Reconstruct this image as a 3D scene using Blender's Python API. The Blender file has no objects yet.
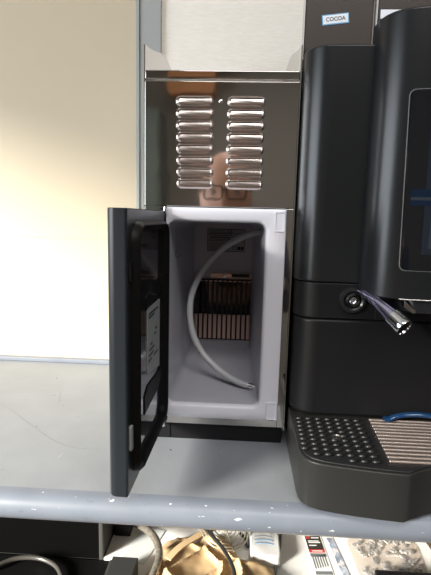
import bpy, bmesh, math, random
from mathutils import Vector, Matrix, noise
random.seed(7)
PI = math.pi
C = bpy.context.scene.collection
S = bpy.context.scene

# ---------------------------------------------------------------- camera
PITCH, YAW, ROLL, CAMH, FPX = 0.1522, 0.0523, 0.0244, 0.3199, 459.08
cyw, syw = math.cos(YAW), math.sin(YAW); cpt, spt = math.cos(PITCH), math.sin(PITCH)
fwd = Vector((-syw*cpt, cyw*cpt, -spt)); rgt = Vector((cyw, syw, 0)); upv = rgt.cross(fwd)
r2 = rgt*math.cos(ROLL) + upv*math.sin(ROLL); u2 = upv*math.cos(ROLL) - rgt*math.sin(ROLL)
cd = bpy.data.cameras.new('camera'); cam = bpy.data.objects.new('camera', cd); C.objects.link(cam)
m = Matrix((r2, u2, -fwd)).transposed().to_4x4(); m.translation = Vector((0, -.62, CAMH)); cam.matrix_world = m
cd.sensor_fit = 'VERTICAL'; cd.sensor_height = 36; cd.lens = FPX/575*36; cd.clip_start = .005
S.camera = cam

# ---------------------------------------------------------------- light
S.view_settings.view_transform = 'Standard'; S.view_settings.look = 'None'
S.view_settings.gamma = 1; S.view_settings.use_curve_mapping = False
S.view_settings.exposure = 0.0
W = bpy.data.worlds.new('world'); S.world = W; W.use_nodes = True
W.node_tree.nodes['Background'].inputs[0].default_value = (.75, .87, 1, 1)
W.node_tree.nodes['Background'].inputs[1].default_value = 1.2
SUN_DIR = Vector((.70, .64, -.33)).normalized()
def light(name, kind, loc, direction, energy, color, **k):
    l = bpy.data.lights.new(name, kind); o = bpy.data.objects.new(name, l); C.objects.link(o)
    o.location = loc; o.rotation_euler = Vector(direction).to_track_quat('-Z', 'Y').to_euler()
    l.energy = energy; l.color = color
    for a, b in k.items(): setattr(l, a, b)
    return o
light('sun', 'SUN', (-3, -3, 3), SUN_DIR, 13.5, (1, .95, .84), angle=math.radians(13))
light('window_daylight', 'AREA', (-1.56, -.95, .55), (1, .30, -.12), 29, (.88, .94, 1), shape='RECTANGLE', size=1.4, size_y=.95)
light('ceiling_fill', 'AREA', (.3, -1.3, 1.66), (0, .15, -1), 25, (1, .975, .95), shape='RECTANGLE', size=1.2, size_y=.5)  # added unseen fill lamp just below the closed ceiling

# ---------------------------------------------------------------- materials
def mat(name, col, rough=.5, metal=0., coat=0., spec=.5, bump=0, bscale=60, var=None, vscale=8, trans=0, ior=1.45, alpha=1, emit=None, estr=1, stretch=None, aniso=0):
    M = bpy.data.materials.new(name); M.use_nodes = True
    nt = M.node_tree; p = nt.nodes['Principled BSDF']; I = p.inputs
    I['Base Color'].default_value = (*col, 1); I['Roughness'].default_value = rough; I['Metallic'].default_value = metal
    I['Coat Weight'].default_value = coat; I['Coat Roughness'].default_value = .08; I['Specular IOR Level'].default_value = spec
    I['Transmission Weight'].default_value = trans; I['IOR'].default_value = ior; I['Alpha'].default_value = alpha
    if aniso: I['Anisotropic'].default_value = aniso
    if emit: I['Emission Color'].default_value = (*emit, 1); I['Emission Strength'].default_value = estr
    tc = nt.nodes.new('ShaderNodeTexCoord'); mp = nt.nodes.new('ShaderNodeMapping'); nt.links.new(tc.outputs['Object'], mp.inputs[0])
    if stretch: mp.inputs['Scale'].default_value = stretch
    if bump:
        n = nt.nodes.new('ShaderNodeTexNoise'); n.inputs['Scale'].default_value = bscale; n.inputs['Detail'].default_value = 4
        b = nt.nodes.new('ShaderNodeBump'); b.inputs['Strength'].default_value = bump; b.inputs['Distance'].default_value = .002
        nt.links.new(mp.outputs[0], n.inputs[0]); nt.links.new(n.outputs[0], b.inputs['Height']); nt.links.new(b.outputs[0], I['Normal'])
    if var:
        n = nt.nodes.new('ShaderNodeTexNoise'); n.inputs['Scale'].default_value = vscale; n.inputs['Detail'].default_value = 5
        r = nt.nodes.new('ShaderNodeValToRGB'); r.color_ramp.elements[0].position = .35; r.color_ramp.elements[1].position = .68
        r.color_ramp.elements[0].color = (*var, 1); r.color_ramp.elements[1].color = (*col, 1)
        nt.links.new(mp.outputs[0], n.inputs[0]); nt.links.new(n.outputs[0], r.inputs[0]); nt.links.new(r.outputs[0], I['Base Color'])
    return M
def chips(M, scale, thr, col, soft=.01):
    """worn spots of another colour, shaped by thresholded noise"""
    nt = M.node_tree; p = nt.nodes['Principled BSDF']; bc = p.inputs['Base Color']
    tc = nt.nodes.new('ShaderNodeTexCoord'); mp = nt.nodes.new('ShaderNodeMapping'); mp.inputs['Scale'].default_value = scale
    n = nt.nodes.new('ShaderNodeTexNoise'); n.inputs['Scale'].default_value = 1; n.inputs['Detail'].default_value = 3; n.inputs['Roughness'].default_value = .6
    r = nt.nodes.new('ShaderNodeValToRGB'); r.color_ramp.elements[0].position = thr; r.color_ramp.elements[1].position = thr+soft
    mx = nt.nodes.new('ShaderNodeMix'); mx.data_type = 'RGBA'
    nt.links.new(tc.outputs['Object'], mp.inputs[0]); nt.links.new(mp.outputs[0], n.inputs[0]); nt.links.new(n.outputs[0], r.inputs[0]); nt.links.new(r.outputs[0], mx.inputs[0])
    if bc.is_linked: nt.links.new(bc.links[0].from_socket, mx.inputs[6])
    else: mx.inputs[6].default_value = bc.default_value
    mx.inputs[7].default_value = (*col, 1); nt.links.new(mx.outputs[2], bc)
    return M
STEEL = mat('polished_steel', (.60, .58, .555), .05, 1, bump=.22, bscale=7)
STEEL2 = mat('satin_steel', (.62, .60, .58), .22, 1)
CHROME = mat('chrome', (.85, .86, .9), .06, 1)
BLACK = mat('black_plastic', (.0105, .0115, .0125), .28, bump=.03, bscale=900)
BLACK2 = mat('matte_black_plastic', (.006, .006, .007), .45, spec=.3)
BGLOSS = mat('gloss_black', (.008, .008, .009), .05, coat=.6)
DOORP = mat('door_panel', (.02, .021, .024), .08, coat=1)
RUBBER = mat('black_rubber', (.004, .004, .004), .5, spec=.2)
DOORM = mat('door_charcoal', (.013, .016, .019), .32)
LINER = mat('white_liner', (.74, .745, .82), .3, coat=.2)
CWALL = mat('painted_wall', (.52, .445, .325), .6)
WALLP = mat('woven_wallpaper', (.88, .83, .75), .75, bump=.5, bscale=1, stretch=(60, 1, 420), var=(.83, .78, .70), vscale=1)
GREYP = mat('grey_profile', (.33, .34, .33), .45)
COUNT = chips(chips(mat('worn_grey_worktop', (.222, .236, .258), .55, var=(.200, .214, .234), vscale=14, bump=.1, bscale=300), (18, 60, 60), .765, (.45, .45, .44)), (90, 110, 90), .80, (.08, .08, .09))
EDGE = chips(chips(mat('blue_grey_edge_paint', (.155, .172, .205), .4, var=(.135, .152, .185), vscale=20), (60, 160, 160), .685, (.55, .56, .58)), (80, 170, 170), .67, (.12, .13, .16))
WHITE = mat('white_laminate', (.88, .87, .85), .45)
TAN = mat('tan_wood', (.66, .50, .34), .5, var=(.58, .43, .28), vscale=9)
CLOTH = mat('tan_cloth', (.62, .44, .25), .85, bump=.3, bscale=500, var=(.54, .38, .21), vscale=18)
TAUPE = mat('taupe_wall', (.23, .21, .185), .7)
FLOORM = mat('brown_floor', (.22, .18, .15), .5)
CEIL = mat('ceiling_white', (.7, .67, .62), .8)

# ---------------------------------------------------------------- helpers
def link(name, bm, m, parent=None, smooth=None, bevel=0, seg=3):
    me = bpy.data.meshes.new(name); bmesh.ops.recalc_face_normals(bm, faces=bm.faces[:]); bm.to_mesh(me); bm.free()
    o = bpy.data.objects.new(name, me); C.objects.link(o); me.materials.append(m)
    if smooth is not None:
        for f in me.polygons: f.use_smooth = True
        md = o.modifiers.new('es', 'EDGE_SPLIT'); md.split_angle = math.radians(smooth)
    if bevel:
        b = o.modifiers.new('bv', 'BEVEL'); b.width = bevel; b.segments = seg; b.limit_method = 'ANGLE'; b.angle_limit = math.radians(40)
        for f in me.polygons: f.use_smooth = True
        w = o.modifiers.new('wn', 'WEIGHTED_NORMAL'); w.keep_sharp = True
        if smooth is not None: o.modifiers.remove(o.modifiers['es'])
    if parent: o.parent = parent
    return o
def bx(bm, x0, x1, y0, y1, z0, z1, mtx=None):
    vs = [bm.verts.new((x, y, z)) for x in (x0, x1) for y in (y0, y1) for z in (z0, z1)]
    for f in ((0, 1, 3, 2), (4, 6, 7, 5), (0, 4, 5, 1), (2, 3, 7, 6), (0, 2, 6, 4), (1, 5, 7, 3)): bm.faces.new([vs[i] for i in f])
    if mtx:
        for v in vs: v.co = mtx @ v.co
    return vs
def box(name, x0, x1, y0, y1, z0, z1, m, parent=None, bevel=0, mtx=None, seg=3):
    bm = bmesh.new(); bx(bm, x0, x1, y0, y1, z0, z1, mtx); return link(name, bm, m, parent, bevel=bevel, seg=seg)
def prism(bm, pts, lo, hi, f):
    """pts: outline of 2-tuples; f(a, b, h) -> point"""
    a = [bm.verts.new(f(p[0], p[1], lo)) for p in pts]; b = [bm.verts.new(f(p[0], p[1], hi)) for p in pts]
    n = len(pts)
    bm.faces.new(a); bm.faces.new(b[::-1])
    for i in range(n): bm.faces.new((a[i], a[(i+1) % n], b[(i+1) % n], b[i]))
XY = lambda a, b, h: (a, b, h)
XZ = lambda a, b, h: (a, h, b)
YZ = lambda a, b, h: (h, a, b)
def prism_o(name, pts, lo, hi, f, m, parent=None, bevel=0, smooth=None, seg=3):
    bm = bmesh.new(); prism(bm, pts, lo, hi, f); return link(name, bm, m, parent, smooth=smooth, bevel=bevel, seg=seg)
def rrect(x0, x1, z0, z1, r, n=6):
    out = []
    for cx, cz, a0 in ((x1-r, z1-r, 0), (x0+r, z1-r, 90), (x0+r, z0+r, 180), (x1-r, z0+r, 270)):
        for i in range(n+1):
            a = math.radians(a0+90*i/n); out.append((cx+r*math.cos(a), cz+r*math.sin(a)))
    return out
def loft(bm, loops, cap0=False, cap1=False):
    L = [[bm.verts.new(p) for p in lp] for lp in loops]
    n = len(L[0])
    for a, b in zip(L, L[1:]):
        for i in range(n): bm.faces.new((a[i], a[(i+1) % n], b[(i+1) % n], b[i]))
    if cap0: bm.faces.new(L[0][::-1])
    if cap1: bm.faces.new(L[-1])
    return L
def catmull(pts, k=8):
    P = [Vector(p) for p in pts]; P = [P[0]*2-P[1]] + P + [P[-1]*2-P[-2]]; out = []
    for i in range(1, len(P)-2):
        for j in range(k):
            t = j/k; a, b, c, d = P[i-1:i+3]
            out.append(.5*((2*b)+(-a+c)*t+(2*a-5*b+4*c-d)*t*t+(-a+3*b-3*c+d)*t**3))
    out.append(P[-2]); return out
def tube(bm, pts, r, n=10, closed=False, cap=True):
    pts = [Vector(p) for p in pts]; N = len(pts); rs = r if isinstance(r, (list, tuple)) else [r]*N
    up = Vector((.13, .2, .97)).normalized(); rings = []
    for i, p in enumerate(pts):
        a = pts[i-1] if (i or closed) else p; b = pts[(i+1) % N] if (i < N-1 or closed) else p
        d = (b-a).normalized(); x = (up - d*up.dot(d))
        if x.length < .05: x = Vector((1, 0, 0)) - d*d.x
        x.normalize(); up = x; y = d.cross(x)
        rings.append([bm.verts.new(p+(x*math.cos(2*PI*k/n)+y*math.sin(2*PI*k/n))*rs[i]) for k in range(n)])
    for i in range(N if closed else N-1):
        a, b = rings[i], rings[(i+1) % N]
        for k in range(n): bm.faces.new((a[k], a[(k+1) % n], b[(k+1) % n], b[k]))
    if cap and not closed: bm.faces.new(rings[0][::-1]); bm.faces.new(rings[-1])
def tube_o(name, pts, r, m, parent=None, n=12, closed=False):
    bm = bmesh.new(); tube(bm, pts, r, n, closed); return link(name, bm, m, parent, smooth=50)
def lathe(bm, c, axis, prof, n=28):
    """prof: (radius, distance along axis)"""
    q = Vector(axis).normalized().to_track_quat('Z', 'Y'); c = Vector(c); rings = []
    for r, h in prof:
        rings.append([bm.verts.new(c + q @ Vector((r*math.cos(2*PI*k/n), r*math.sin(2*PI*k/n), h))) for k in range(n)])
    for a, b in zip(rings, rings[1:]):
        for k in range(n): bm.faces.new((a[k], a[(k+1) % n], b[(k+1) % n], b[k]))
    bm.faces.new(rings[0][::-1]); bm.faces.new(rings[-1])
def lathe_o(name, c, axis, prof, m, parent=None, n=28, smooth=40):
    bm = bmesh.new(); lathe(bm, c, axis, prof, n); return link(name, bm, m, parent, smooth=smooth)
def tag(o, label, cat, group=None, kind=None):
    o['label'] = label; o['category'] = cat
    if group: o['group'] = group
    if kind: o['kind'] = kind
    return o
def thing(name, label, cat, loc=(0, 0, 0), group=None):
    # parts are modelled in world coordinates; the Empty sits at the base of the thing
    o = bpy.data.objects.new(name, None); C.objects.link(o); o.location = loc; tag(o, label, cat, group)
    return o
def settle(root):
    """keep world placement of the parts of an Empty that is not at the origin"""
    for ch in root.children:
        ch.matrix_parent_inverse = Matrix.Translation(-Vector(root.location))
def struct(o): o['kind'] = 'structure'; return o
def text_o(name, body, size, mtx, m, parent, extrude=.0001):
    cu = bpy.data.curves.new(name, 'FONT'); cu.body = body; cu.size = size; cu.extrude = extrude; cu.offset = size*.012; cu.align_x = 'CENTER'; cu.align_y = 'CENTER'
    o = bpy.data.objects.new(name, cu); C.objects.link(o); o.matrix_world = mtx; cu.materials.append(m)
    dg_ = bpy.context.evaluated_depsgraph_get(); me = bpy.data.meshes.new_from_object(o.evaluated_get(dg_)); bpy.data.objects.remove(o)
    me.transform(mtx); o = bpy.data.objects.new(name, me); C.objects.link(o); o.parent = parent
    return o
FACE_F = Matrix.Rotation(PI/2, 4, 'X')          # text in the xz plane facing -y

# ================================================================ SETTING
YW = .34
struct(box('floor', -1.75, 1.9, -2.9, YW+.1, -.95, -.9, FLOORM))
struct(box('ceiling', -1.75, 1.9, -2.9, YW+.1, 1.7, 1.75, CEIL))
struct(box('wall_back', -1.75, 1.9, YW, YW+.06, -.9, 1.7, WALLP))
struct(box('wall_right', 1.8, 1.86, -2.9, YW, -.9, 1.7, TAUPE))
struct(box('wall_front', -1.75, 1.8, -2.9, -2.84, -.9, 1.7, TAUPE))
bm = bmesh.new()
WY0, WY1, WZ0, WZ1 = -2.1, -.20, -.1, .92  # unseen window opening, shaped to limit where the sun falls
bx(bm, -1.66, -1.6, -2.84, WY0, -.9, 1.7); bx(bm, -1.66, -1.6, WY1, YW, -.9, 1.7)
bx(bm, -1.66, -1.6, WY0, WY1, -.9, WZ0); bx(bm, -1.66, -1.6, WY0, WY1, WZ1, 1.7)
struct(link('wall_left', bm, TAUPE))
bm = bmesh.new()
for a in ((WY0, WY0+.04, WZ0, WZ1), (WY1-.04, WY1, WZ0, WZ1), (WY0+.04, WY1-.04, WZ0, WZ0+.04), (WY0+.04, WY1-.04, WZ1-.02, WZ1)):
    bx(bm, -1.655, -1.605, a[0], a[1], a[2], a[3])
struct(link('window_1', bm, WHITE, bevel=.004))
# painted boards on the left part of the back wall, with their seam, and the grey post beside them
struct(box('trim_1', -1.595, -.217, .332, YW, .0, .26835, CWALL, bevel=.0003))
struct(box('trim_2', -1.595, -.217, .332, YW, .26850, 1.69, CWALL, bevel=.0003))
struct(box('trim_3', -.2165, -.210, .326, YW, .0, 1.69, GREYP, bevel=.001))
struct(box('trim_4', -.2098, -.168, .330, YW, .0, 1.69, GREYP, bevel=.0015))
struct(box('baseboard_back', -1.595, -.2105, .318, .3318, .0, .009, EDGE, bevel=.002))

# furniture added on the unseen far wall to vary the steel's reflections
wc = thing('reflection_cupboard', 'orange wood cupboard added on the far wall for the reflection above the left louvres', 'cupboard', (-.37, -2.75, 1.15))
box('cupboard_body', -.53, -.215, -2.838, -2.62, 1.15, 1.45, mat('orange_wood', (.55, .25, .10), .5, var=(.46, .20, .08), vscale=6), wc, bevel=.003)
settle(wc)
lk = thing('reflection_locker', 'grey-green metal locker against the far wall', 'locker', (-.9, -2.65, -.9))
LKM = mat('locker_green_grey', (.14, .16, .14), .4)
box('locker_body', -1.20, -.56, -2.838, -2.50, -.9, 1.02, LKM, lk, bevel=.004)
for x in (-1.19, -.875): box('locker_door', x, x+.305, -2.5, -2.488, -.86, .98, LKM, lk, bevel=.003)
settle(lk)

# ================================================================ COUNTER
cn = thing('worktop', 'long worn light grey worktop with chipped blue-grey rounded front edge', 'counter', (0, 0, -.9))
box('top_board', -1.5, 1.5, -.134, .3395, -.032, 0, COUNT, cn)
prof = [(-.134, 0), (-.142, -.0006), (-.149, -.003), (-.1535, -.008), (-.1555, -.015), (-.1545, -.023), (-.150, -.029), (-.144, -.032), (-.134, -.032)]
prism_o('edge_strip', prof, -1.5, 1.5, YZ, EDGE, cn, smooth=35)
SCM = mat('scratch_mark', (.155, .155, .155), .6); SCL = mat('pale_scratch', (.34, .34, .34), .6)
for q, st_ in enumerate([[(-0.3927, 0.094), (-0.3577, 0.0656), (-0.313, 0.0265), (-0.2689, -0.0111), (-0.2412, -0.029), (-0.218, -0.038), (-0.2035, -0.0393), (-0.181, -0.0398)] ,
    [(-0.3199, 0.1662), (-0.3006, 0.1086)] ,
    [(-0.2323, -0.0687), (-0.2301, -0.0502)] ,
    [(-0.4391, 0.2042), (-0.4055, 0.2252)] ,
    [(-0.2062, -0.0396), (-0.2026, -0.0336)] ,
    [(-0.3838, 0.1394), (-0.3648, 0.1417)] ,
    [(-0.3658, 0.181), (-0.3223, 0.1967)] ,
    [(-0.2921, -0.1012), (-0.2859, -0.0983)] ]):
    pp = catmull([(a, b, 0) for a, b in st_], 6); bm = bmesh.new(); A_ = []; B_ = []
    for i, p in enumerate(pp):
        d_ = (pp[min(i+1, len(pp)-1)]-pp[max(i-1, 0)]).normalized(); w_ = .0006*(.25+.75*math.sin(PI*(i+.5)/len(pp)))*(.7+.5*noise.noise(p*300))
        A_.append(bm.verts.new((p.x-d_.y*w_, p.y+d_.x*w_, .00012))); B_.append(bm.verts.new((p.x+d_.y*w_, p.y-d_.x*w_, .00012)))
    for i in range(len(pp)-1): bm.faces.new((A_[i], A_[i+1], B_[i+1], B_[i]))
    link('scratch', bm, SCL if q in (2, 5) else SCM, cn)
for x, y, r in ((-.352, .225, .0016), (-.322, .14, .0010), (-.30, .02, .0009), (-.36, -.085, .0012), (-.33, -.095, .0009), (-.0875, -.030, .0013), (-.02, -.04, .0008), (-.29, .10, .0008), (-.25, .06, .0007)):
    bm = bmesh.new(); prism(bm, [(x+r*math.cos(a)*(1+.3*math.sin(3*a)), y+r*math.sin(a)) for a in [2*PI*k/9 for k in range(9)]], 0, .00015, XY); link('paint_chip', bm, RUBBER, cn)
for x in (-1.49, 1.46): box('side_panel', x, x+.03, -.12, .33, -.9, -.032, WHITE, cn)
settle(cn)
sh = thing('wooden_shelf', 'tan wooden shelf board under the worktop', 'shelf', (0, .1, -.9))
box('board', -1.46, 1.46, -.06, .335, -.335, -.312, TAN, sh, bevel=.001)
for x in (-1.2, 0, 1.2): box('support', x-.012, x+.012, -.03, .33, -.9, -.335, TAN, sh)
settle(sh)
bm = bmesh.new(); prism(bm, [(-.215, -.05), (.415, -.05), (.368, .33), (-.2312, .33), (-.2312, .1215), (-.215, .1215)], -.3118, -.30, XY)
tag(link('white_tray', bm, WHITE, bevel=.002), 'white laminate tray board lying on the shelf under the worktop', 'tray')
bm = bmesh.new(); bx(bm, -.008, .008, -.14, .1, 0, .004, Matrix.Translation((.47, .24, -.3119)) @ Matrix.Rotation(-.95, 4, 'Z'))
tag(link('white_strip', bm, WHITE), 'thin white strip lying slantwise on the tan shelf beside the tray', 'strip')

# ================================================================ MILK FRIDGE
FX0, FX1 = -.1315, .0700
fr = thing('milk_fridge', 'narrow stainless steel milk fridge with its door open on the worktop', 'fridge', (-.03, .16, 0))
# side panels rise above the top as curved ears
ear = [(0, .022), (0, .536), (.03, .541), (.07, .551), (.11, .562), (.16, .572), (.30, .572), (.30, .022)]
for x in (FX0, FX1-.0016): prism_o('side_panel', ear, x, x+.0016, YZ, STEEL2, fr, smooth=30)
box('back_panel', FX0+.002, FX1-.002, .298, .30, .022, .55, STEEL2, fr)
box('top_plate', FX0+.002, FX1-.002, .004, .297, .478, .481, STEEL2, fr)
bm = bmesh.new(); bx(bm, FX0+.0018, FX1-.0018, -.003, .012, .4935, .5045)
link('top_lip', bm, STEEL, fr, bevel=.0015)
# front sheet with rim around the opening (one folded sheet)
bm = bmesh.new()
prism(bm, [(FX0+.0015, .333), (FX1-.0015, .333), (FX1-.0015, .4915), (FX0+.0015, .4915)], -.0022, .002, XZ)
fp = link('front_panel', bm, STEEL, fr, bevel=.0009)
bm = bmesh.new()
bx(bm, .0592, FX1-.0015, -.0015, .003, .0265, .3325); bx(bm, FX0+.0015, -.101, -.0015, .003, .0265, .3325); bx(bm, -.101, .0592, -.0015, .003, .0265, .0375)
link('front_rim', bm, STEEL, fr, bevel=.0006)
box('plinth', FX0+.003, FX1-.003, .005, .29, .0, .0255, BLACK2, fr, bevel=.001)
box('foot_cap', -.1, -.094, .0035, .006, .002, .0235, BLACK2, fr); box('foot_cap', .03, .036, .0035, .006, .002, .0235, BLACK2, fr)
# louvres
LOUV = mat('louvre_steel', (.70, .62, .58), .24, 1)
bm = bmesh.new()
lw, lh = .0465, .0112
def lrect(ins, y, dz=0): return [(p[0], y, p[1]+dz) for p in rrect(-lw/2+ins, lw/2-ins, -lh/2+ins, lh/2-ins, max(.0003, lh/2-ins-.0004), 6)]
loft(bm, [lrect(-.0012, 0), lrect(-.0002, -.0008), lrect(.0007, -.0027), lrect(.0013, -.0030), lrect(.0017, -.0020), [(p[0], -.0012-.0014*(.0034-(p[1]))/.0068*1.2+.0004, p[2]) for p in [(q[0], q[2], q[2]) for q in lrect(.0024, 0)]]], cap1=True)
lou = link('vent_louvre', bm, LOUV, fr, smooth=60)
zs = [.4667-.01480*k for k in range(8)]
first = True
for k, z in enumerate(zs):
    for cx in (-.0650 + .0003*k, .0018+.0000*k):
        o = lou if first else lou.copy()
        if not first: C.objects.link(o)
        first = False
        o.location = (cx, -.0022, z)
lathe_o('screw', (-.0312, -.0022, .4668), (0, -1, 0), [(.0026, 0), (.0026, .0007), (.0018, .0014), (.0004, .0016)], CHROME, fr)
# white moulded liner: flange + chamber
HX0, HX1, HZ0, HZ1 = -.0975, .0325, .0585, .3130
def L(x0, x1, z0, z1, r, y): return [(p[0], y, p[1]) for p in rrect(x0, x1, z0, z1, r, 7)]
bm = bmesh.new()
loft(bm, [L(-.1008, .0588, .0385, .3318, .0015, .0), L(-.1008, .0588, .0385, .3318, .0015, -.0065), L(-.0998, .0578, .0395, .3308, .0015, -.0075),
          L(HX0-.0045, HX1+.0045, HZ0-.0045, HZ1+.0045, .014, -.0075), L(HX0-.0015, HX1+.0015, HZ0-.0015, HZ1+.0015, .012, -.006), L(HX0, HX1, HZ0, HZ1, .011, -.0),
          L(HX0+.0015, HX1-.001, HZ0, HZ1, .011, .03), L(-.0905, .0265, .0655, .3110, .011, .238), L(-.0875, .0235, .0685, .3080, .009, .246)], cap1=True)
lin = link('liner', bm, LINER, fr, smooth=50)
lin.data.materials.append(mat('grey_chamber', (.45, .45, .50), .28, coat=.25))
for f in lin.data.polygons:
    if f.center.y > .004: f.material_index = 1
# raised corner pads of the flange
for x0, x1, z0, z1 in ((.0440, .0572, .3025, .3285), (.0425, .0572, .0405, .0660)):
    bm = bmesh.new(); loft(bm, [[(p[0], y, p[1]) for p in rrect(x0+i, x1-i, z0+i, z1-i, .001, 2)] for i, y in ((0, -.0072), (.0003, -.0088), (.0012, -.0088), (.0016, -.0080))], cap1=True)
    link('corner_pad', bm, LINER, lin, smooth=40)
# cooling plate behind vertical slots
DK = mat('dark_recess', (.012, .011, .012), .4)
COP = mat('warm_steel', (.62, .47, .40), .28, .85)
box('cooling_recess', -.0862, .0222, .2425, .2455, .086, .204, DK, fr)
for k in range(12):
    x = -.0815 + k*.0091
    bm = bmesh.new(); bx(bm, x-.0030, x+.0030, .2400, .2425, .0885, .136)
    sl = link('cooling_slat', bm, COP, fr, bevel=.0006)
    bm = bmesh.new(); bx(bm, x-.0030, x+.0016, .2400, .2425, .1365, .199)
    link('slat_top_reflection', bm, BGLOSS, sl)  # dark reflection in the upper steel slat, put into a gloss black piece
    if k % 2 == 0 or True:
        bm = bmesh.new(); bx(bm, x-.0030, x+.0030, .2392, .2400, .1995, .2012); link('slat_tip', bm, COP, sl)
box('bracket', -.0862, -.0660, .2400, .2455, .2065, .2150, COP, fr, bevel=.0008)
box('bracket', -.0550, .0215, .2400, .2455, .2065, .2150, COP, fr, bevel=.0008)
box('bracket_slot', -.0150, .0190, .2392, .2401, .2085, .2150, DK, fr)
lathe_o('bracket_screw', (-.0290, .2396, .2112), (0, -1, 0), [(.0028, 0), (.0028, .0006), (.001, .0014)], CHROME, fr)
# rating plate with its printing
LAB = mat('grey_label', (.36, .345, .355), .4); INK = mat('black_ink', (.02, .02, .022), .5); LPALE = mat('pale_label_line', (.52, .50, .50), .4)
box('rating_label', -.0628, .0074, .2448, .2462, .2560, .2985, INK, fr)
rl = bpy.data.objects['rating_label']
bm = bmesh.new(); bx(bm, -.0618, .0064, .2441, .2449, .2570, .2975); link('label_face', bm, LAB, rl)
bm = bmesh.new()
def ln(x0, x1, z0, z1): bx(bm, x0, x1, .2435, .2441, z0, z1)
for i, z in enumerate([.2890, .2862, .2790, .2762, .2716, .2682, .2648, .2620, .2592]):
    ln(-.0605, -.0165 if i < 4 else -.0240, z-.0004, z+.0005)
ln(-.0600, -.0270, .2918, .2926); ln(-.0600, -.0300, .2946, .2954); ln(-.0172, -.0166, .2700, .2900); ln(-.0605, .0050, .2902, .2908)
for k in range(6): ln(-.0560+k*.0061, -.0560+k*.0061+.0045, .2815, .2838)
ln(-.006, -.0005, .2595, .2660); ln(.0005, .0055, .2595, .2660); ln(-.0155, -.009, .2595, .2602); ln(-.0155, -.009, .2655, .2662); ln(-.0155, -.0149, .2595, .2662); ln(-.0096, -.009, .2595, .2662)
link('label_printing', bm, INK, rl)
text_o('label_mark', 'CE', .0085, Matrix.Translation((-.0205, .2436, .2940)) @ FACE_F, INK, rl)
# pale plate on the left chamber wall
bm = bmesh.new(); q = [(-.0945+.0003, .03), (-.0925, .105)]
for z in [.2965-.0042*k for k in range(10)]: bx(bm, -.0965, -.0925, .050, .095, z, z+.0008)
sp = link('side_label', bm, LPALE, fr)

# ---- door, standing open towards the camera
HN = Vector((-.1018, -.0085, 0)); A = .0292
ds = Vector((-math.sin(A), -math.cos(A), 0)); dt = Vector((-math.cos(A), math.sin(A), 0))
def DF(s, t, z): return HN + ds*s + dt*t + Vector((0, 0, z))
DZ0, DZ1, DW, DT = .0325, .3265, .1835, .0208
outl = [(0, 0), (DW-.0015, 0), (DW, .0015)] + [(DW-.009+.009*math.cos(a), DT-.009+.009*math.sin(a)) for a in [PI/2*k/8 for k in range(9)]] + [(.004, DT), (0, DT-.004)]
bm = bmesh.new(); prism(bm, outl, DZ0, DZ1, lambda a, b, h: DF(a, b, h))
door = link('door', bm, DOORM, fr, bevel=.0012, seg=2)
def drr(s0, s1, z0, z1, r, t, n=6): return [DF(p[0], t, p[1]) for p in rrect(s0, s1, z0, z1, r, n)]
bm = bmesh.new()
S0, S1, Z0, Z1 = .006, .168, .044, .314
loft(bm, [drr(S0, S1, Z0, Z1, .022, 0), drr(S0+.001, S1-.001, Z0+.001, Z1-.001, .021, -.006), drr(S0+.004, S1-.004, Z0+.004, Z1-.004, .019, -.009),
          drr(S0+.008, S1-.008, Z0+.008, Z1-.008, .016, -.0075), drr(S0+.010, S1-.010, Z0+.010, Z1-.010, .014, -.0008)])
link('door_gasket', bm, RUBBER, door, smooth=60)
bm = bmesh.new(); loft(bm, [drr(S0+.008, S1-.008, Z0+.008, Z1-.008, .016, t) for t in (0, -.001)], cap0=True, cap1=True)
link('inner_panel', bm, DOORP, door, smooth=30)
def dpoly(name, pts, t0, t1, m, bev=0):
    bm = bmesh.new(); prism(bm, pts, t0, t1, lambda a, b, h: DF(a, h, b)); return link(name, bm, m, door, bevel=bev)
def yz(y, z): return (-(y+.0085), z)
dpoly('grip_pocket', [yz(-.122, .214), yz(-.122, .229), yz(-.034, .247), yz(-.034, .233), yz(-.045, .222)], -.001, -.0022, RUBBER, .0006)
dpoly('grip_pocket', [yz(-.128, .094), yz(-.128, .116), yz(-.112, .124), yz(-.036, .121), yz(-.036, .110), yz(-.055, .098)], -.001, -.0022, RUBBER, .0006)
STK = mat('grey_sticker', (.30, .32, .33), .45)
dpoly('door_sticker', [yz(-.113, .1365), yz(-.113, .2145), yz(-.046, .2145), yz(-.046, .1265)], -.001, -.0018, STK)
bm = bmesh.new()
for s0, s1, z in ((.1, .085, .150), (.098, .075, .156), (.095, .07, .162), (.09, .08, .168), (.1, .05, .206), (.1, .07, .202), (.07, .05, .150), (.07, .06, .176), (.065, .055, .182)):
    prism(bm, [(s0, z), (s0, z+.0022), (s1, z+.0022), (s1, z)], -.0018, -.0022, lambda a, b, h: DF(a, h, b))
link('sticker_printing', bm, INK, door)
for z0, z1 in ((.080, .1065), (.255, .274)):
    bm = bmesh.new(); prism(bm, rrect(.170, .177, z0, z1, .0015, 2), 0.0, -.0022, lambda a, b, h: DF(a, h, b)); link('door_catch', bm, STK if z0 < .1 else BGLOSS, door)
bm = bmesh.new(); prism(bm, [(.060, .2235), (.060, .2250), (.10, .2330), (.10, .2315)], -.0022, -.0026, lambda a, b, h: DF(a, h, b))
link('pocket_trim', bm, STEEL2, door)
for z in (.3268, .0300):
    h = box('hinge', -.1085, -.0985, -.0125, -.0015, z-.0035 if z < .1 else z-.001, z+.0025 if z < .1 else z+.0045, BLACK2, fr, bevel=.001)
    lathe_o('hinge_pin', (-.1005, -.0120, z if z < .1 else z+.001), (0, 0, 1), [(.0022, -.004), (.0026, 0), (.0022, .004)], CHROME, h, 14)
settle(fr)

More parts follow.
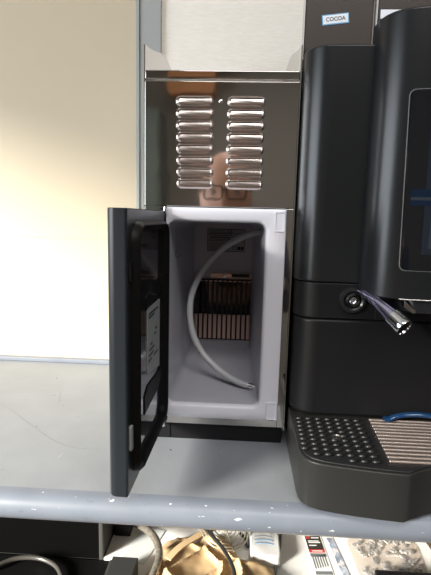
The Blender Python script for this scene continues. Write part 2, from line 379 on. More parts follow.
# ---- milk hose
mh = thing('milk_hose', 'translucent grey milk hose curving through the open fridge chamber', 'hose', (.0, .1, .06))
HOSE = mat('milky_hose', (.52, .53, .55), .3, coat=.3, trans=.15)
hp = [(.0325, .09, .2995), (.018, .09, .2965), (-.0015, .095, .2882), (-.0265, .10, .2725), (-.0485, .10, .2497), (-.0655, .10, .2230), (-.0760, .10, .1930), (-.0775, .098, .1640), (-.0715, .095, .1330), (-.0560, .09, .1050), (-.0350, .08, .0865), (-.0120, .068, .0735), (.0075, .058, .0680), (.0185, .055, .0660)]
tube_o('hose_tube', catmull(hp, 6), .0050, HOSE, mh, 14)
d = Vector((.0110, -.003, -.0016)).normalized()
lathe_o('hose_tip', Vector((.0180, .0552, .0661)), d, [(.0042, 0), (.0042, .004), (.0050, .0045), (.0050, .006), (.0040, .0065), (.0040, .012), (.0025, .0135)], CHROME, mh, 16)
settle(mh)

# ================================================================ COFFEE MACHINE
cm = thing('coffee_machine', 'black bean-to-cup coffee machine with drip tray, right of the milk fridge', 'coffee machine', (.3, .1, 0))
MX0, MX1 = .0745, .5265
def corner_outline(x0, x1, yf, yb, r, rr=None):
    rr = rr or r
    return [(x0, yb)] + [(x0+r-r*math.cos(a), yf+r-r*math.sin(a)) for a in [PI/2*k/10 for k in range(11)]] + [(x1-rr+rr*math.sin(a), yf+rr-rr*math.cos(a)) for a in [PI/2*k/10 for k in range(11)]] + [(x1, yb)]
prism_o('upper_housing', corner_outline(MX0-.0025, MX1, -.036, .30, .032), .2415, .525, XY, BLACK, cm, bevel=.0022)
prism_o('lock_band', corner_outline(MX0-.001, MX1, -.0345, .30, .031), .1945, .2403, XY, BLACK2, cm, bevel=.0012)
prism_o('lower_housing', corner_outline(MX0, MX1, -.0325, .30, .030), .0615, .1935, XY, BLACK2, cm, bevel=.005)
prism_o('base', corner_outline(MX0+.004, MX1-.004, -.02, .29, .02), .0, .0612, XY, BLACK2, cm)
box('band_joint', .1490+.025, .1755, -.0352, -.030, .1950, .2280, DK, cm)
# curved front panel
prof = [(.1500, -.020), (.1502, -.036), (.1515, -.046), (.1550, -.056), (.1610, -.065), (.1700, -.0725), (.1830, -.0780), (.2000, -.0815), (.2250, -.0840), (.26, -.0860), (.30, -.0865)]
full = prof + [(.6-x, y) for x, y in prof[-2::-1]]
def yf(x):
    for (a, b), (c, d) in zip(full[:-1], full[1:]):
        if a <= x <= c: return b + (d-b)*(x-a)/max(1e-6, c-a)
    return -.08
fine = [tuple(p[:2]) for p in catmull([(a, b, 0) for a, b in full], 4)]
prism_o('front_panel', fine, .2290, .5490, XY, BLACK, cm, bevel=.003)
def conform(name, x0, x1, z0, z1, r, off, th, m, parent, slant=0):
    """rounded rectangle that follows the curved front"""
    bm = bmesh.new(); out = rrect(x0, x1, z0, z1, r, 6)
    xs = sorted(set([x0] + [x0+r*(1-math.cos(PI/2*q/6)) for q in range(1, 7)] + [x1-r*(1-math.cos(PI/2*q/6)) for q in range(1, 7)] + [x0+(x1-x0)*k/16 for k in range(1, 16)] + [x1]))
    cols = []
    for x in xs:
        if x < x0+r: dz = r-math.sqrt(max(0, r*r-(x0+r-x)**2))
        elif x > x1-r: dz = r-math.sqrt(max(0, r*r-(x-x1+r)**2))
        else: dz = 0
        sx = lambda z: x + slant*(z1-z)*(1-(x-x0)/(x1-x0))
        cols.append([(bm.verts.new((sx(z), yf(sx(z))-off+dy, z))) for dy in (0, th) for z in (z0+dz, z1-dz)])
    for a, b in zip(cols, cols[1:]):
        for i, j in ((0, 1), (1, 3), (3, 2), (2, 0)): bm.faces.new((a[i], a[j], b[j], b[i]))
    bm.faces.new([cols[0][i] for i in (0, 1, 3, 2)]); bm.faces.new([cols[-1][i] for i in (0, 2, 3, 1)])
    return link(name, bm, m, parent, smooth=30)
DG = mat('display_glass', (.006, .007, .009), .04, coat=.5)
EDG = mat('display_edge', (.20, .20, .20), .3)
conform('display_bezel', .1800, .4230, .2635, .4640, .007, .0004, .003, EDG, cm, .02)
dg = conform('display', .1808, .4222, .2643, .4632, .0065, .0010, .003, DG, cm, .02)
SCR = mat('screen', (.005, .006, .009), .1, emit=(.02, .027, .04), estr=.45)
SCB = mat('reflection_navy', (.002, .006, .014), .1, emit=(.008, .022, .05), estr=.35)
SCW = mat('reflection_picture_grey', (.014, .018, .024), .1, emit=(.03, .035, .045), estr=.5)
conform('screen', .2040, .4000, .2830, .4490, .001, .0013, .001, SCR, dg, .012)
conform('reflection_band', .1900, .4000, .3380, .3560, .001, .0016, .001, SCB, dg)  # navy reflection across the glass, put into a coloured band
conform('reflection_line', .1900, .4000, .3440, .3475, .001, .0018, .001, SCW, dg)  # pale line of the same reflection, also put into colour
conform('screen_picture', .2130, .3900, .2900, .3360, .001, .0016, .001, SCW, dg)
# highlight on the front panel's bottom edge, built as a thin steel tube
tube_o('bottom_highlight', [(x, yf(x)-.0004, .2300) for x in [.187+.0045*k for k in range(50)]], .0009, STEEL2, cm, 8)
# steam gland
gl = lathe_o('steam_gland', (.1445, -.0345, .2195), (0, -1, 0), [(.0175, 0), (.0175, .003), (.0155, .0055), (.0125, .0060), (.0105, .0045), (.0100, .001)], BLACK, cm, 32)
lathe_o('gland_ring', (.1445, -.0355, .2195), (0, -1, 0), [(.0095, 0), (.0095, .004), (.0075, .0055), (.0062, .0045), (.0060, .001)], RUBBER, gl, 28)
lathe_o('gland_ball', (.1445, -.0365, .2195), (0, -1, 0), [(.0058, 0), (.0056, .002), (.0048, .0042), (.0030, .0040), (.0026, .0022), (.0010, .0020)], CHROME, gl, 24)
# steam wand
w0 = Vector((.1520, -.050, .2335)); w1 = Vector((.1700, -.086, .2170)); w2 = Vector((.1905, -.116, .1965))
wp = catmull([(.1490, -.040, .2330), (.1535, -.054, .2318), (.1610, -.072, .2262), (.1690, -.086, .2190), (.1760, -.096, .2120)], 6)
n = len(wp); rs = [.0022+.0068*(i/(n-1))**.9 for i in range(n)]
WAND = mat('violet_chrome', (.62, .60, .88), .15, 1)
sw = tube_o('steam_wand', wp, rs, WAND, cm, 24)
dd = (Vector((.1760, -.096, .2120))-Vector((.1690, -.086, .2190))).normalized()
bm = bmesh.new(); lathe(bm, Vector((.1757, -.0956, .2123)), dd, [(.0088, -.001), (.0100, .000), (.0103, .004), (.0106, .014), (.0110, .0185), (.0104, .0200), (.0088, .0200), (.0082, .0180)], 32)
nz = link('wand_nozzle', bm, CHROME, sw, smooth=40)
lathe_o('nozzle_bore', Vector((.1757, -.0956, .2123))+dd*.0172, dd, [(.0086, 0), (.0086, .0012), (.003, .0013)], RUBBER, sw, 24)
# outlet housing below the panel
op = [(.1955, .0), (.1955, -.046), (.1975, -.056), (.204, -.064), (.215, -.069), (.235, -.072), (.30, -.073), (.365, -.072), (.385, -.069), (.396, -.064), (.4025, -.056), (.4045, -.046), (.4045, 0)]
prism_o('outlet_housing', op, .2110, .2287, XY, mat('charcoal_gloss', (.02, .022, .028), .2, coat=.4), cm, bevel=.003)
bm = bmesh.new(); prism(bm, [(.1978, .2285), (.1978, .2185), (.2095, .2110), (.2160, .2122), (.2050, .2200)], -.0675, -.050, XZ); link('outlet_reflection', bm, STEEL2, cm, bevel=.0006)  # pale triangular reflection on the outlet, built as a steel piece
for k in range(5): box('vent_rib', .1795+k*.0035, .1811+k*.0035, -.0385, -.0344, .2085, .2275, BLACK, cm)

# drip tray
TO = [(.0740, .0), (.0738, -.118), (.0745, -.129), (.0775, -.139), (.0840, -.1465), (.0950, -.1520), (.1120, -.1560), (.1350, -.1600), (.1600, -.1635), (.1825, -.1655), (.1900, -.1610), (.2010, -.1545), (.2140, -.1490), (.2320, -.1440), (.2600, -.1400), (.30, -.1385)]
TOF = TO + [(.6-x, y) for x, y in TO[-2::-1]]
DTRAY = mat('tray_charcoal', (.020, .020, .019), .38, spec=.35, bump=.04, bscale=40)
dtb = [(x, y) for x, y in TOF]
prism_o('drip_tray', TOF, .0035, .0585, XY, DTRAY, cm, bevel=.0018)
tray = bpy.data.objects['drip_tray']
def inset(pts, d):
    cx, cy = .3, -.07
    return [(x + (d if x < cx else -d)*(1 if abs(x-cx) > .15 else abs(x-cx)/.15), y + (d if y < -.1 else 0)) for x, y in pts]
GO = inset(TOF, .0030)
GRATE = mat('grate_black', (.012, .012, .013), .5)
gp = prism_o('grate_plate', [(x, min(y, -.036) if y > -.05 else y) for x, y in GO], .0586, .0605, XY, GRATE, tray, bevel=.0008)
bm = bmesh.new()
for j in range(10):
    for i in range(8):
        x = .0838 + i*.0124 - .0004*j; y = -.0430 - j*.0114
        if x > .1665 - .001*j*.3 or (y < -.140 and x < .118) or (y < -.132 and x < .088): continue
        if abs(x-.1237) < .0075 and abs(y+.0916) < .006: continue
        # raised scoop: a half ring lifted on the front side
        arc = [(x+.0041*math.cos(a), y-.0036*math.sin(a), .0604+.0022*math.sin(a)) for a in [PI*(-.05+1.1*q/10) for q in range(11)]]
        tube(bm, arc, [.0005+.0013*math.sin(PI*q/10) for q in range(11)], 6)
link('drain_holes', bm, GRATE, tray, smooth=50)
lathe_o('drain_ring', (.1237, -.0916, .0604), (0, 0, 1), [(.0068, 0), (.0068, .0010), (.0052, .0014), (.0044, .0002)], STEEL2, tray, 24)
SLAT = mat('warm_satin_slats', (.60, .50, .45), .35, .8)
for k in range(13):
    y = -.0400 - k*.00865; xl = .1755 - .0010*k*.5
    if y < -.1475: continue
    bm = bmesh.new(); bx(bm, xl, .6-xl, y-.0019, y+.0019, .0606, .0630); link('slat', bm, SLAT, tray, bevel=.0007)
settle(cm)
# blue handle lying on the slats
BLUE = mat('blue_gloss', (.004, .03, .09), .08, coat=1)
bm = bmesh.new()
pts = catmull([(.193, -.0440, .0665), (.200, -.0438, .0660), (.207, -.0425, .0685), (.222, -.0410, .0710), (.240, -.0410, .0720), (.258, -.0420, .0708), (.272, -.0440, .0685), (.281, -.0450, .0665)], 8)
tube(bm, pts, [.0033]*len(pts), 14)
for v in bm.verts: v.co.y = -.043 + (v.co.y+.043)*1.5
tag(link('blue_handle', bm, BLUE, smooth=50), 'glossy blue curved handle lying on the slatted drip grate', 'handle')

# hoppers on top
HOP = mat('smoky_hopper', (.075, .062, .056), .22, coat=.3); HOPD = mat('pale_edge', (.55, .52, .50), .4)
WLAB = mat('white_label', (.85, .88, .92), .5); BLAB = mat('blue_label_border', (.16, .42, .68), .5)
def hopper(x0, x1, label, name='powder_hopper'):
    h = thing(name, label, 'hopper', ((x0+x1)/2, .1, .5255), 'hoppers on top of the coffee machine')
    box('hopper_body', x0+.0016, x1, .0200, .045, .5255, .70, HOP, h, bevel=.003)
    box('edge_trim', x0, x0+.0016, .0195, .030, .5255, .698, HOPD, h)
    return h
h1 = hopper(.0715, .1600, 'smoky brown hopper with a COCOA label, behind the black upper housing')
lm = Matrix.Translation((.1118, .0194, .5738)) @ Matrix.Rotation(-math.radians(6.0), 4, 'Y')
bm = bmesh.new(); bx(bm, -.0170, .0170, 0, .0005, -.0062, .0062, lm); lb = link('label', bm, BLAB, h1)
bm = bmesh.new(); bx(bm, -.0158, .0158, -.0003, .0002, -.0050, .0050, lm); link('label_face', bm, WLAB, lb)
text_o('lettering', 'COCOA', .0066, lm @ Matrix.Translation((0, -.0004, 0)) @ FACE_F, INK, lb)
settle(h1)
h2 = hopper(.1628, .2600, 'smoky brown hopper with a white label, above the curved front panel')
bm = bmesh.new(); bx(bm, .1680, .2000, .0192, .0201, .5745, .5850); link('label', bm, WLAB, h2)
settle(h2)

# ================================================================ UNDER THE WORKTOP
BZ = -.30
# black cabinet on the left
bc = thing('black_cabinet', 'black open-fronted metal cabinet under the left end of the worktop', 'cabinet', (-.45, .2, -.312))
CB = mat('cabinet_black', (.0035, .0035, .0035), .5, spec=.3); CE = mat('cabinet_edge', (.06, .06, .055), .35)
box('side_wall', -.2400, -.2320, .122, .33, -.3118, -.08, CE, bc, bevel=.002)
box('side_wall', -.80, -.791, .122, .33, -.3118, -.08, CB, bc, bevel=.002)
box('back_wall', -.79, -.2325, .318, .33, -.3118, -.08, CB, bc)
box('top_wall', -.79, -.2325, .122, .317, -.09, -.08, CB, bc)
box('cabinet_floor', -.79, -.2325, .125, .317, -.3118, -.3050, CB, bc, bevel=.001)
settle(bc)
bt = thing('black_mat', 'black mat with a grey metal edge in front of the black cabinet', 'mat', (-.5, .03, -.312))
box('mat_board', -.80, -.2190, -.05, .1200, -.3118, -.3030, CB, bt, bevel=.001)
box('mat_edge', -.2188, -.2155, -.05, .1200, -.3118, -.3005, CE, bt, bevel=.001)
settle(bt)
CAB = mat('dark_cable', (.05, .05, .048), .35)
GH = mat('grey_hose', (.07, .065, .06), .25, coat=.3)
tag(tube_o('grey_hose', catmull([(-.46, .045, -.2960), (-.42, .070, -.2940), (-.385, .098, -.2930), (-.345, .103, -.2930), (-.310, .090, -.2930), (-.290, .070, -.2950), (-.278, .045, -.2965), (-.27, .0, -.2970)], 8), .0040, GH), 'dark grey hose looping in front of the black cabinet', 'hose')
# clear braided hose
BR = mat('braided_hose', (.46, .42, .36), .18, .55, coat=.5, var=(.22, .19, .16), vscale=1, stretch=(300, 300, 40))
ch = thing('braided_hose', 'shiny braided hose bending down beside the tan cloth bag', 'hose', (-.14, .1, -.3))
tube_o('hose_tube', catmull([(-.2215, .265, -.286), (-.2150, .225, -.285), (-.1900, .195, -.280), (-.1610, .165, -.270), (-.1370, .130, -.263), (-.1240, .095, -.263), (-.1240, .065, -.265), (-.1320, .030, -.270), (-.140, .0, -.275)], 8), .0070, BR, ch, 16)
settle(ch)
# black box and papers left of the bag
tag(box('dark_box', -.205, -.160, -.02, .090, BZ, -.268, mat('dark_grey_box', (.04, .04, .04), .5), bevel=.002), 'small dark grey box on the white tray beside the cabinet', 'box')
tag(box('black_adapter', -.228, -.196, .180, .245, BZ, -.270, BLACK2, bevel=.003), 'black power adapter behind the braided hose near the cabinet', 'adapter')
pm = Matrix.Translation((-.165, .16, BZ+.0002)) @ Matrix.Rotation(-.25, 4, 'Z')
tag(box('paper_sheet', -.022, .022, -.045, .05, 0, .0012, mat('grey_paper', (.62, .64, .64), .7), mtx=pm), 'pale grey paper sheet between dark box and tan bag', 'paper')

# tan cloth bag
def in_r(poly, c, a):
    d = Vector((math.cos(a), math.sin(a))); best = .02
    for i in range(len(poly)):
        p, q = Vector(poly[i])-Vector(c), Vector(poly[(i+1) % len(poly)])-Vector(c)
        e = q-p; den = d.x*e.y-d.y*e.x
        if abs(den) < 1e-9: continue
        t = (p.x*e.y-p.y*e.x)/den; u = (p.x*d.y-p.y*d.x)/den
        if t > 0 and 0 <= u <= 1: best = t
    return best
def cloth_mound(poly, c, H, seed, NA=150, NR=46):
    bm = bmesh.new(); rows = []
    for j in range(NR+1):
        u = j/NR; row = []
        for i in range(NA):
            a = 2*PI*i/NA; R = in_r(poly, c, a)*(1+.035*math.sin(7*a+seed))
            x = c[0]+R*u*math.cos(a); y = c[1]+R*u*math.sin(a)
            base = H*(1-u**4)**.6
            nx = noise.noise(Vector((x*13, y*13, seed)))
            wv = x*42+y*26+3.2*nx; f1 = 1-abs(math.sin(wv)); w2 = x*52-y*30+3*noise.noise(Vector((x*9, y*9, seed+4))); f2 = 1-abs(math.sin(w2))
            fold = .42*f1**2.5 + .40*f2**2.5 + .35*noise.noise(Vector((x*14, y*14, seed+9))) + .06*noise.noise(Vector((x*60, y*60, seed+2)))
            z = BZ + .0006 + max(0, base*(.62+.75*fold)) + (.002 if u < 1 else 0)
            row.append(bm.verts.new((x, y, z)))
            if j == 0: row = row*NA; break
        rows.append(row)
    for j in range(NR):
        for i in range(NA):
            k = (i+1) % NA
            if j == 0: bm.faces.new((rows[0][0], rows[1][i], rows[1][k]))
            else: bm.faces.new((rows[j][i], rows[j+1][i], rows[j+1][k], rows[j][k]))
    bot = bm.verts.new((c[0], c[1], BZ+.0003))
    for i in range(NA): bm.faces.new((rows[NR][(i+1) % NA], rows[NR][i], bot))
    return bm
poly = [(-.150, .02), (-.148, .075), (-.138, .120), (-.122, .165), (-.105, .178), (-.075, .165), (-.045, .185), (-.015, .190), (.005, .172), (.018, .130), (.050, .118), (.082, .112), (.088, .06), (.08, .0), (.0, -.03), (-.1, -.02)]
bag = thing('cloth_bag', 'crumpled tan cloth bag lying on the white tray', 'bag', (-.03, .08, BZ))
link('bag_body', cloth_mound(poly, (-.035, .075), .034, 3.3), CLOTH, bag, smooth=70)
st = catmull([(-.105, .07, -.252), (-.09, .095, -.250), (-.068, .12, -.250), (-.045, .145, -.252), (-.028, .165, -.258)], 8)
bm = bmesh.new()
P = [Vector(p) for p in st]
lp = []
for i, p in enumerate(P):
    d = (P[min(i+1, len(P)-1)]-P[max(i-1, 0)]).normalized(); s = d.cross(Vector((0, 0, 1))).normalized()*.006
    lp.append([p-s, p+s, p+s+Vector((0, 0, .0022)), p-s+Vector((0, 0, .0022))])
loft(bm, lp, True, True); link('bag_strap', bm, CLOTH, bag, smooth=40)
settle(bag)
# round wire guard resting on the bag
fg = thing('wire_guard', 'round wire guard of concentric rings resting on the tan bag', 'guard', (-.008, .135, -.25))
WIRE = mat('guard_wire', (.42, .38, .30), .35, .5)
gm = Matrix.Translation((-.012, .134, -.2370)) @ Matrix.Rotation(.20, 4, 'X') @ Matrix.Rotation(.12, 4, 'Y')
for R in (.0075, .0135, .0195, .0255, .0315, .0375, .0430):
    bm = bmesh.new(); tube(bm, [gm @ Vector((R*math.cos(a), R*math.sin(a), .004*(1-(R/.043)**2))) for a in [2*PI*k/40 for k in range(40)]], .0010, 6, closed=True); link('ring', bm, WIRE, fg, smooth=60)
for a in (.4, .4+PI/2, .4+PI, .4-PI/2):
    bm = bmesh.new(); tube(bm, [gm @ Vector((R*math.cos(a), R*math.sin(a), .005*(1-(R/.043)**2))) for R in (.0, .015, .03, .046)], .0013, 6); link('spoke', bm, WIRE, fg, smooth=60)
bm = bmesh.new(); lathe(bm, gm @ Vector((0, 0, .002)), gm.to_3x3() @ Vector((0, 0, 1)), [(.006, 0), (.006, .004), (.004, .005)], 18); link('hub', bm, BLACK2, fg, smooth=40)
settle(fg)
# black cables
tag(tube_o('black_cable', catmull([(-.101, .262, -.075), (-.0985, .250, -.16), (-.0945, .225, -.236), (-.081, .180, -.2340), (-.060, .140, -.2290), (-.035, .108, -.2300), (-.012, .080, -.2350), (.005, .045, -.2400), (.01, .01, -.250)], 8), .0034, mat('glossy_black_cable', (.02, .02, .02), .2, coat=.5)), 'glossy black cable hanging down across the tan cloth bag', 'cable')
tag(tube_o('thin_cable', catmull([(.100, .275, -.05), (.1, .262, -.16), (.098, .232, -.262), (.0965, .205, -.2900), (.0915, .170, -.2962), (.084, .140, -.2962), (.078, .10, -.2962)], 8), .0028, CAB), 'thin dark cable dropping onto the white tray right of the carton', 'cable')
tag(tube_o('coiled_cable', catmull([(.004, .212, -.262), (.012, .222, -.256), (.020, .213, -.252), (.026, .195, -.258), (.030, .175, -.272), (.033, .165, -.292), (.030, .185, -.2960), (.018, .205, -.2960)], 8), .0032, BLACK2), 'short black curled cable between the tan bag and the white carton', 'cable')
# white carton with blue print
ct = thing('white_carton', 'white rounded carton with faint blue printed lines', 'carton', (.063, .19, BZ))
bm = bmesh.new(); prism(bm, rrect(.036, .090, .124, .205, .008, 4), BZ, -.276, XY); link('carton_body', bm, mat('white_card', (.80, .80, .80), .5), ct, bevel=.003)
PB = mat('pale_blue_ink', (.28, .45, .68), .6); PG = mat('pale_grey_ink', (.45, .47, .50), .6)
for k in range(5):
    bm = bmesh.new(); pts = [(.044+.034*i/8, .1920-.0095*k+.003*math.sin(PI*i/8)) for i in range(9)]
    prism(bm, [(x, y) for x, y in pts]+[(x, y-.0028) for x, y in pts[::-1]], -.2760, -.2754, XY); link('printed_line', bm, PB if k > 2 else PG, ct)
settle(ct)
# leaflet
lf = thing('leaflet', 'white leaflet with black, red and grey printed blocks on the tray', 'leaflet', (.162, .16, BZ))
lmx = Matrix.Translation((.164, .158, BZ+.0001)) @ Matrix.Rotation(math.radians(4), 4, 'Z')
def lfb(name, x0, x1, y0, y1, z1, m): bm = bmesh.new(); bx(bm, x0, x1, y0, y1, 0 if z1 < .001 else .0008, z1, lmx); return link(name, bm, m, lf)
PAPER = mat('white_paper', (.82, .82, .80), .6); RED = mat('red_ink', (.50, .04, .03), .5); GI = mat('grey_ink', (.16, .17, .18), .5); DKI = mat('dark_ink', (.03, .022, .02), .5)
lfb('sheet', -.0165, .0165, -.085, .058, .0009, PAPER)
lfb('black_block', -.0155, .0145, .018, .055, .0011, DKI)
lfb('red_block', -.0145, -.0065, .047, .054, .0013, RED); lfb('red_strip', -.0155, .0145, .010, .0185, .0012, RED)
for k, (a, b, y) in enumerate(((-.004, .011, .049), (-.012, .009, .040), (-.012, .011, .036), (-.012, .002, .028), (-.010, .010, .013))): lfb('text_line', a, b, y, y+.0022, .0014, PAPER)
for k in range(6): lfb('printed_bar', -.013+k*.0046, -.0105+k*.0046, -.030+.0012*k, .000+.0012*k, .0011, GI)
lfb('grey_block', -.0150, .0150, -.0005, .008, .0011, GI); lfb('grey_block', -.0150, .0150, -.044, -.036, .0011, GI)
lfb('printed_bar', -.0150, -.004, -.083, -.055, .0011, GI); lfb('printed_bar', .002, .0150, -.080, -.052, .0011, GI)
settle(lf)
# narrow picture strip
ps = thing('picture_strip', 'narrow pale blue and grey printed paper strip right of the leaflet', 'paper strip', (.2, .15, BZ))
smx = Matrix.Translation((.2010, .150, BZ+.0001)) @ Matrix.Rotation(math.radians(7), 4, 'Z')
bm = bmesh.new(); bx(bm, -.0068, .0068, -.080, .062, 0, .0009, smx); link('sheet', bm, chips(mat('strip_print', (.45, .52, .62), .5, var=(.20, .22, .28), vscale=60), (90, 60, 90), .55, (.66, .62, .62)), ps)
settle(ps)
# clear bag of hardware
hb = thing('plastic_bag', 'clear flat plastic bag full of small metal parts on the tray', 'bag', (.3, .16, BZ))
hpoly = [(.222, .205), (.240, .232), (.262, .246), (.352, .246), (.362, .200), (.352, .100), (.345, .02), (.235, .02), (.226, .12)]
PL = mat('clear_plastic', (.80, .76, .70), .12, alpha=.16, coat=.6, bump=.6, bscale=60)
bm = bmesh.new(); hp2 = [Vector((a, b)) for a, b in hpoly]
cc = (.292, .14); NA, NR = 90, 16; rows = []
for j in range(NR+1):
    u = j/NR; row = []
    for i in range(NA):
        a = 2*PI*i/NA; R = in_r(hpoly, cc, a); x = cc[0]+R*u*math.cos(a); y = cc[1]+R*u*math.sin(a)
        row.append(bm.verts.new((x, y, BZ+.0012+.009*(1-u**6)*(1+.35*noise.noise(Vector((x*40, y*40, 1)))))))
        if j == 0: row = row*NA; break
    rows.append(row)
for j in range(NR):
    for i in range(NA):
        k = (i+1) % NA
        bm.faces.new((rows[0][0], rows[1][i], rows[1][k])) if j == 0 else bm.faces.new((rows[j][i], rows[j+1][i], rows[j+1][k], rows[j][k]))
link('bag_film', bm, PL, hb, smooth=80)
bm = bmesh.new(); prism(bm, [(a*.97+.292*.03, b*.97+.14*.03) for a, b in hpoly], BZ+.0001, BZ+.0010, XY)
link('bag_card', bm, mat('kraft_card', (.62, .53, .45), .6, var=(.50, .43, .38), vscale=25), hb)
settle(hb)
bm = bmesh.new()
for k in range(210):
    x = random.uniform(.236, .345); y = random.uniform(.045, .228)
    mm = Matrix.Translation((x, y, BZ+.0050)) @ Matrix.Rotation(random.uniform(0, PI), 4, 'Z')
    if k % 3: bx(bm, -random.uniform(.003, .009), .005, -.0020, .0020, -.0015, .0015, mm)
    else: lathe(bm, mm.translation, (random.uniform(-.3, .3), random.uniform(-.3, .3), 1), [(.0034, -.001), (.0034, .0008), (.0016, .0010)], 10)
tag(link('small_parts', bm, mat('small_metal_parts', (.60, .56, .52), .4, .2, var=(.20, .20, .22), vscale=45)), 'loose small metal parts inside the clear plastic bag', 'hardware', kind='stuff')
gt = thing('cable_tie', 'small green and orange tie at the corner of the plastic bag', 'tie', (.247, .247, BZ))
tube_o('green_end', catmull([(.243, .262, -.288), (.245, .255, -.286), (.246, .248, -.290)], 6), .0016, mat('green_plastic', (.12, .40, .05), .4), gt, 8)
tube_o('orange_end', [(.246, .247, -.290), (.250, .243, -.2875), (.254, .240, -.290)], .0022, mat('orange_plastic', (.70, .16, .03), .4), gt, 8)
settle(gt)
tag(box('black_case', .246, .350, .02, .098, BZ+.0125, -.268, BLACK2, bevel=.003), 'black flat case lying on the front of the clear plastic bag', 'case')

# ================================================================ PHOTOGRAPHER (seen mirrored in the fridge front)
pr = thing('person', 'person with glasses in a dark shirt holding a phone, mirrored in the steel front', 'person', (-.05, -1.1, -.9))
SKIN = mat('skin', (.62, .36, .27), .5); SHIRT = mat('dark_shirt', (.035, .04, .055), .85); TROU = mat('dark_trousers', (.03, .03, .035), .9)
HAIR = mat('brown_hair', (.07, .045, .03), .8)
def skinned(name, verts, edges, m, parent, sub=2, root=0):
    me = bpy.data.meshes.new(name); me.from_pydata([v[:3] for v in verts], edges, []); o = bpy.data.objects.new(name, me); C.objects.link(o)
    me.materials.append(m); o.modifiers.new('skin', 'SKIN'); o.modifiers['skin'].use_smooth_shade = True
    for i, v in enumerate(verts):
        sv = me.skin_vertices[0].data[i]; sv.radius = (v[3], v[4] if len(v) > 4 else v[3]); sv.use_root = (i == root)
    s = o.modifiers.new('sub', 'SUBSURF'); s.levels = sub; s.render_levels = sub
    if parent: o.parent = parent
    return o
HX, HY, HZ = -.050, -.800, .385
V = [(-.05, -1.12, -.06, .13, .10), (-.05, -1.08, .08, .12, .10), (-.05, -1.02, .20, .15, .10), (-.05, -.945, .255, .06), (-.05, -.865, .305, .052),
     (.11, -1.0, .20, .055), (.17, -.92, .03, .042), (.09, -.80, .12, .034), (.055, -.715, .19, .026),
     (-.21, -1.0, .20, .055), (-.27, -.92, .03, .042), (-.16, -.80, .12, .034), (-.070, -.715, .19, .026),
     (.04, -1.12, -.14, .085), (.06, -1.00, -.48, .060), (.06, -1.10, -.84, .042), (.06, -1.0, -.875, .034),
     (-.14, -1.12, -.14, .085), (-.16, -1.00, -.48, .060), (-.16, -1.10, -.84, .042), (-.16, -1.0, -.875, .034)]
Ed = [(0, 1), (1, 2), (2, 3), (3, 4), (2, 5), (5, 6), (6, 7), (7, 8), (2, 9), (9, 10), (10, 11), (11, 12), (0, 13), (13, 14), (14, 15), (15, 16), (0, 17), (17, 18), (18, 19), (19, 20)]
skinned('body', V, Ed, SKIN, pr)
Vs = [(v[0], v[1], v[2], (v[3]+.012), (v[4]+.012) if len(v) > 4 else v[3]+.012) for v in V]
skinned('shirt', [Vs[i] for i in (0, 1, 2, 5, 6, 7, 9, 10, 11)]+[(-.05, -.985, .245, .075)], [(0, 1), (1, 2), (2, 3), (3, 4), (4, 5), (2, 6), (6, 7), (7, 8), (2, 9)], SHIRT, pr)
skinned('trousers', [(-.05, -1.12, -.06, .145, .115)]+[Vs[i] for i in (13, 14, 15, 17, 18, 19)], [(0, 1), (1, 2), (2, 3), (0, 4), (4, 5), (5, 6)], TROU, pr)
# head
bm = bmesh.new(); bmesh.ops.create_uvsphere(bm, u_segments=40, v_segments=28, radius=1)
for v in bm.verts:
    x, y, z = v.co
    wx = .074*(1-.16*max(0, -z)**1.5); wy = .095; wz = .118
    px, py, pz = x*wx, y*wy, z*wz
    if y > 0:      # face side is +y
        py -= .004
        py += .020*math.exp(-((px/.011)**2+((pz+.020)/.020)**2))       # nose
        py -= .009*math.exp(-(((abs(px)-.031)/.014)**2+((pz-.006)/.011)**2))   # eye sockets
        py += .005*math.exp(-((px/.022)**2+((pz+.056)/.009)**2))       # lips
        py += .007*math.exp(-((px/.02)**2+((pz+.092)/.014)**2))        # chin
        py += .004*math.exp(-((px/.05)**2+((pz-.028)/.010)**2))
    v.co = (HX+px, HY+py, HZ+pz)
for v in bm.verts: v.co = Vector((HX, HY, HZ)) + (v.co-Vector((HX, HY, HZ)))*1.08
hd = link('head', bm, SKIN, pr, smooth=80)
for s in (-1, 1):
    bm = bmesh.new(); bmesh.ops.create_uvsphere(bm, u_segments=16, v_segments=12, radius=1)
    for v in bm.verts: v.co = (HX+s*.076+v.co.x*.006, HY-.005+v.co.y*.016, HZ-.005+v.co.z*.029)
    link('ear', bm, SKIN, hd, smooth=80)
    bm = bmesh.new(); bmesh.ops.create_uvsphere(bm, u_segments=16, v_segments=12, radius=.012)
    for v in bm.verts: v.co += Vector((HX+s*.031, HY+.076, HZ+.006))
    link('eye', bm, mat('eye', (.25, .22, .2), .2), hd, smooth=80)
bm = bmesh.new(); bmesh.ops.create_uvsphere(bm, u_segments=32, v_segments=20, radius=1)
for v in bm.verts:
    v.co = (HX+v.co.x*.080, HY-.012+v.co.y*.098, HZ+.012+v.co.z*.116)
bmesh.ops.bisect_plane(bm, geom=bm.verts[:]+bm.edges[:]+bm.faces[:], plane_co=(HX, HY+.03, HZ+.072), plane_no=(0, .8, -.6), clear_outer=True)
link('hair', bm, HAIR, hd, smooth=80)
gls = []
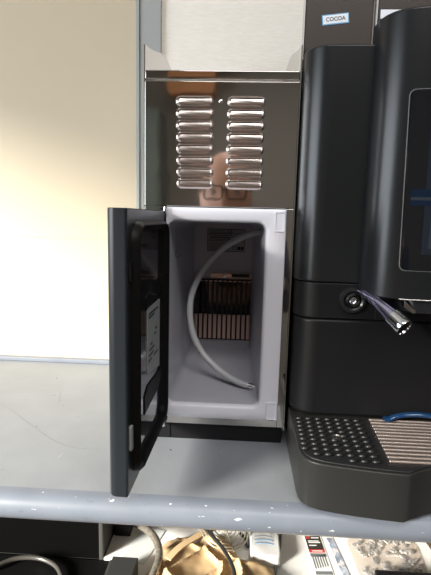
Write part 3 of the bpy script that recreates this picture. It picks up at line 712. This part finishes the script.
for s in (-1, 1):
    bm = bmesh.new(); tube(bm, [(HX+s*.033+p[0], HY+.104, HZ+.004+p[1]) for p in rrect(-.026, .026, -.018, .018, .010, 4)], .0028, 6, closed=True); link('glasses_rim', bm, BLACK2, hd, smooth=60)
    tube_o('glasses_temple', [(HX+s*.059, HY+.104, HZ+.012), (HX+s*.078, HY+.06, HZ+.012), (HX+s*.082, HY-.01, HZ+.010)], .0018, BLACK2, hd, 6)
tube_o('glasses_bridge', [(HX-.007, HY+.104, HZ+.008), (HX, HY+.108, HZ+.010), (HX+.007, HY+.104, HZ+.008)], .0018, BLACK2, hd, 6)
# hands gripping the lower part of the phone
for s in (-1, 1):
    cx = -.0075
    W_ = Vector((cx+s*.0625, -.715, .19)); Pm = Vector((cx+s*.054, -.672, .215))
    pv = [(*W_, .020), (*((W_+Pm)/2), .025), (*Pm, .023)]; pe = [(0, 1), (1, 2)]
    for k in range(4):
        dz = .022-.016*k; L_ = [1, 1.1, 1.02, .82][k]; b = len(pv)
        pv += [(cx+s*.056, -.655, Pm.z+dz, .0095), (cx+s*.050, -.649+.0*L_, Pm.z+dz+.004, .0088), (cx+s*(.048-.022*L_), -.6545, Pm.z+dz+.005, .0078)]
        pe += [(2, b), (b, b+1), (b+1, b+2)]
    b = len(pv); pv += [(cx+s*.050, -.680, Pm.z+.030, .010), (cx+s*.034, -.6745, Pm.z+.042, .009), (cx+s*.022, -.6705, Pm.z+.046, .008)]
    pe += [(1, b), (b, b+1), (b+1, b+2)]
    skinned('hand', pv, pe, SKIN, pr, 2)
settle(pr)
pm_ = Matrix.Translation((-.0075, -.6380, .262)) @ Matrix.Rotation(-PITCH, 4, 'X')
ph = thing('phone', 'black phone held upright in both hands of the person', 'phone', (-.0075, -.638, .17))
bm = bmesh.new(); prism(bm, rrect(-.036, .036, -.075, .072, .010, 5), -.004, .004, lambda a, b, h: pm_ @ Vector((a, h-.020, b))); link('phone_body', bm, BGLOSS, ph, bevel=.0015)
settle(ph)
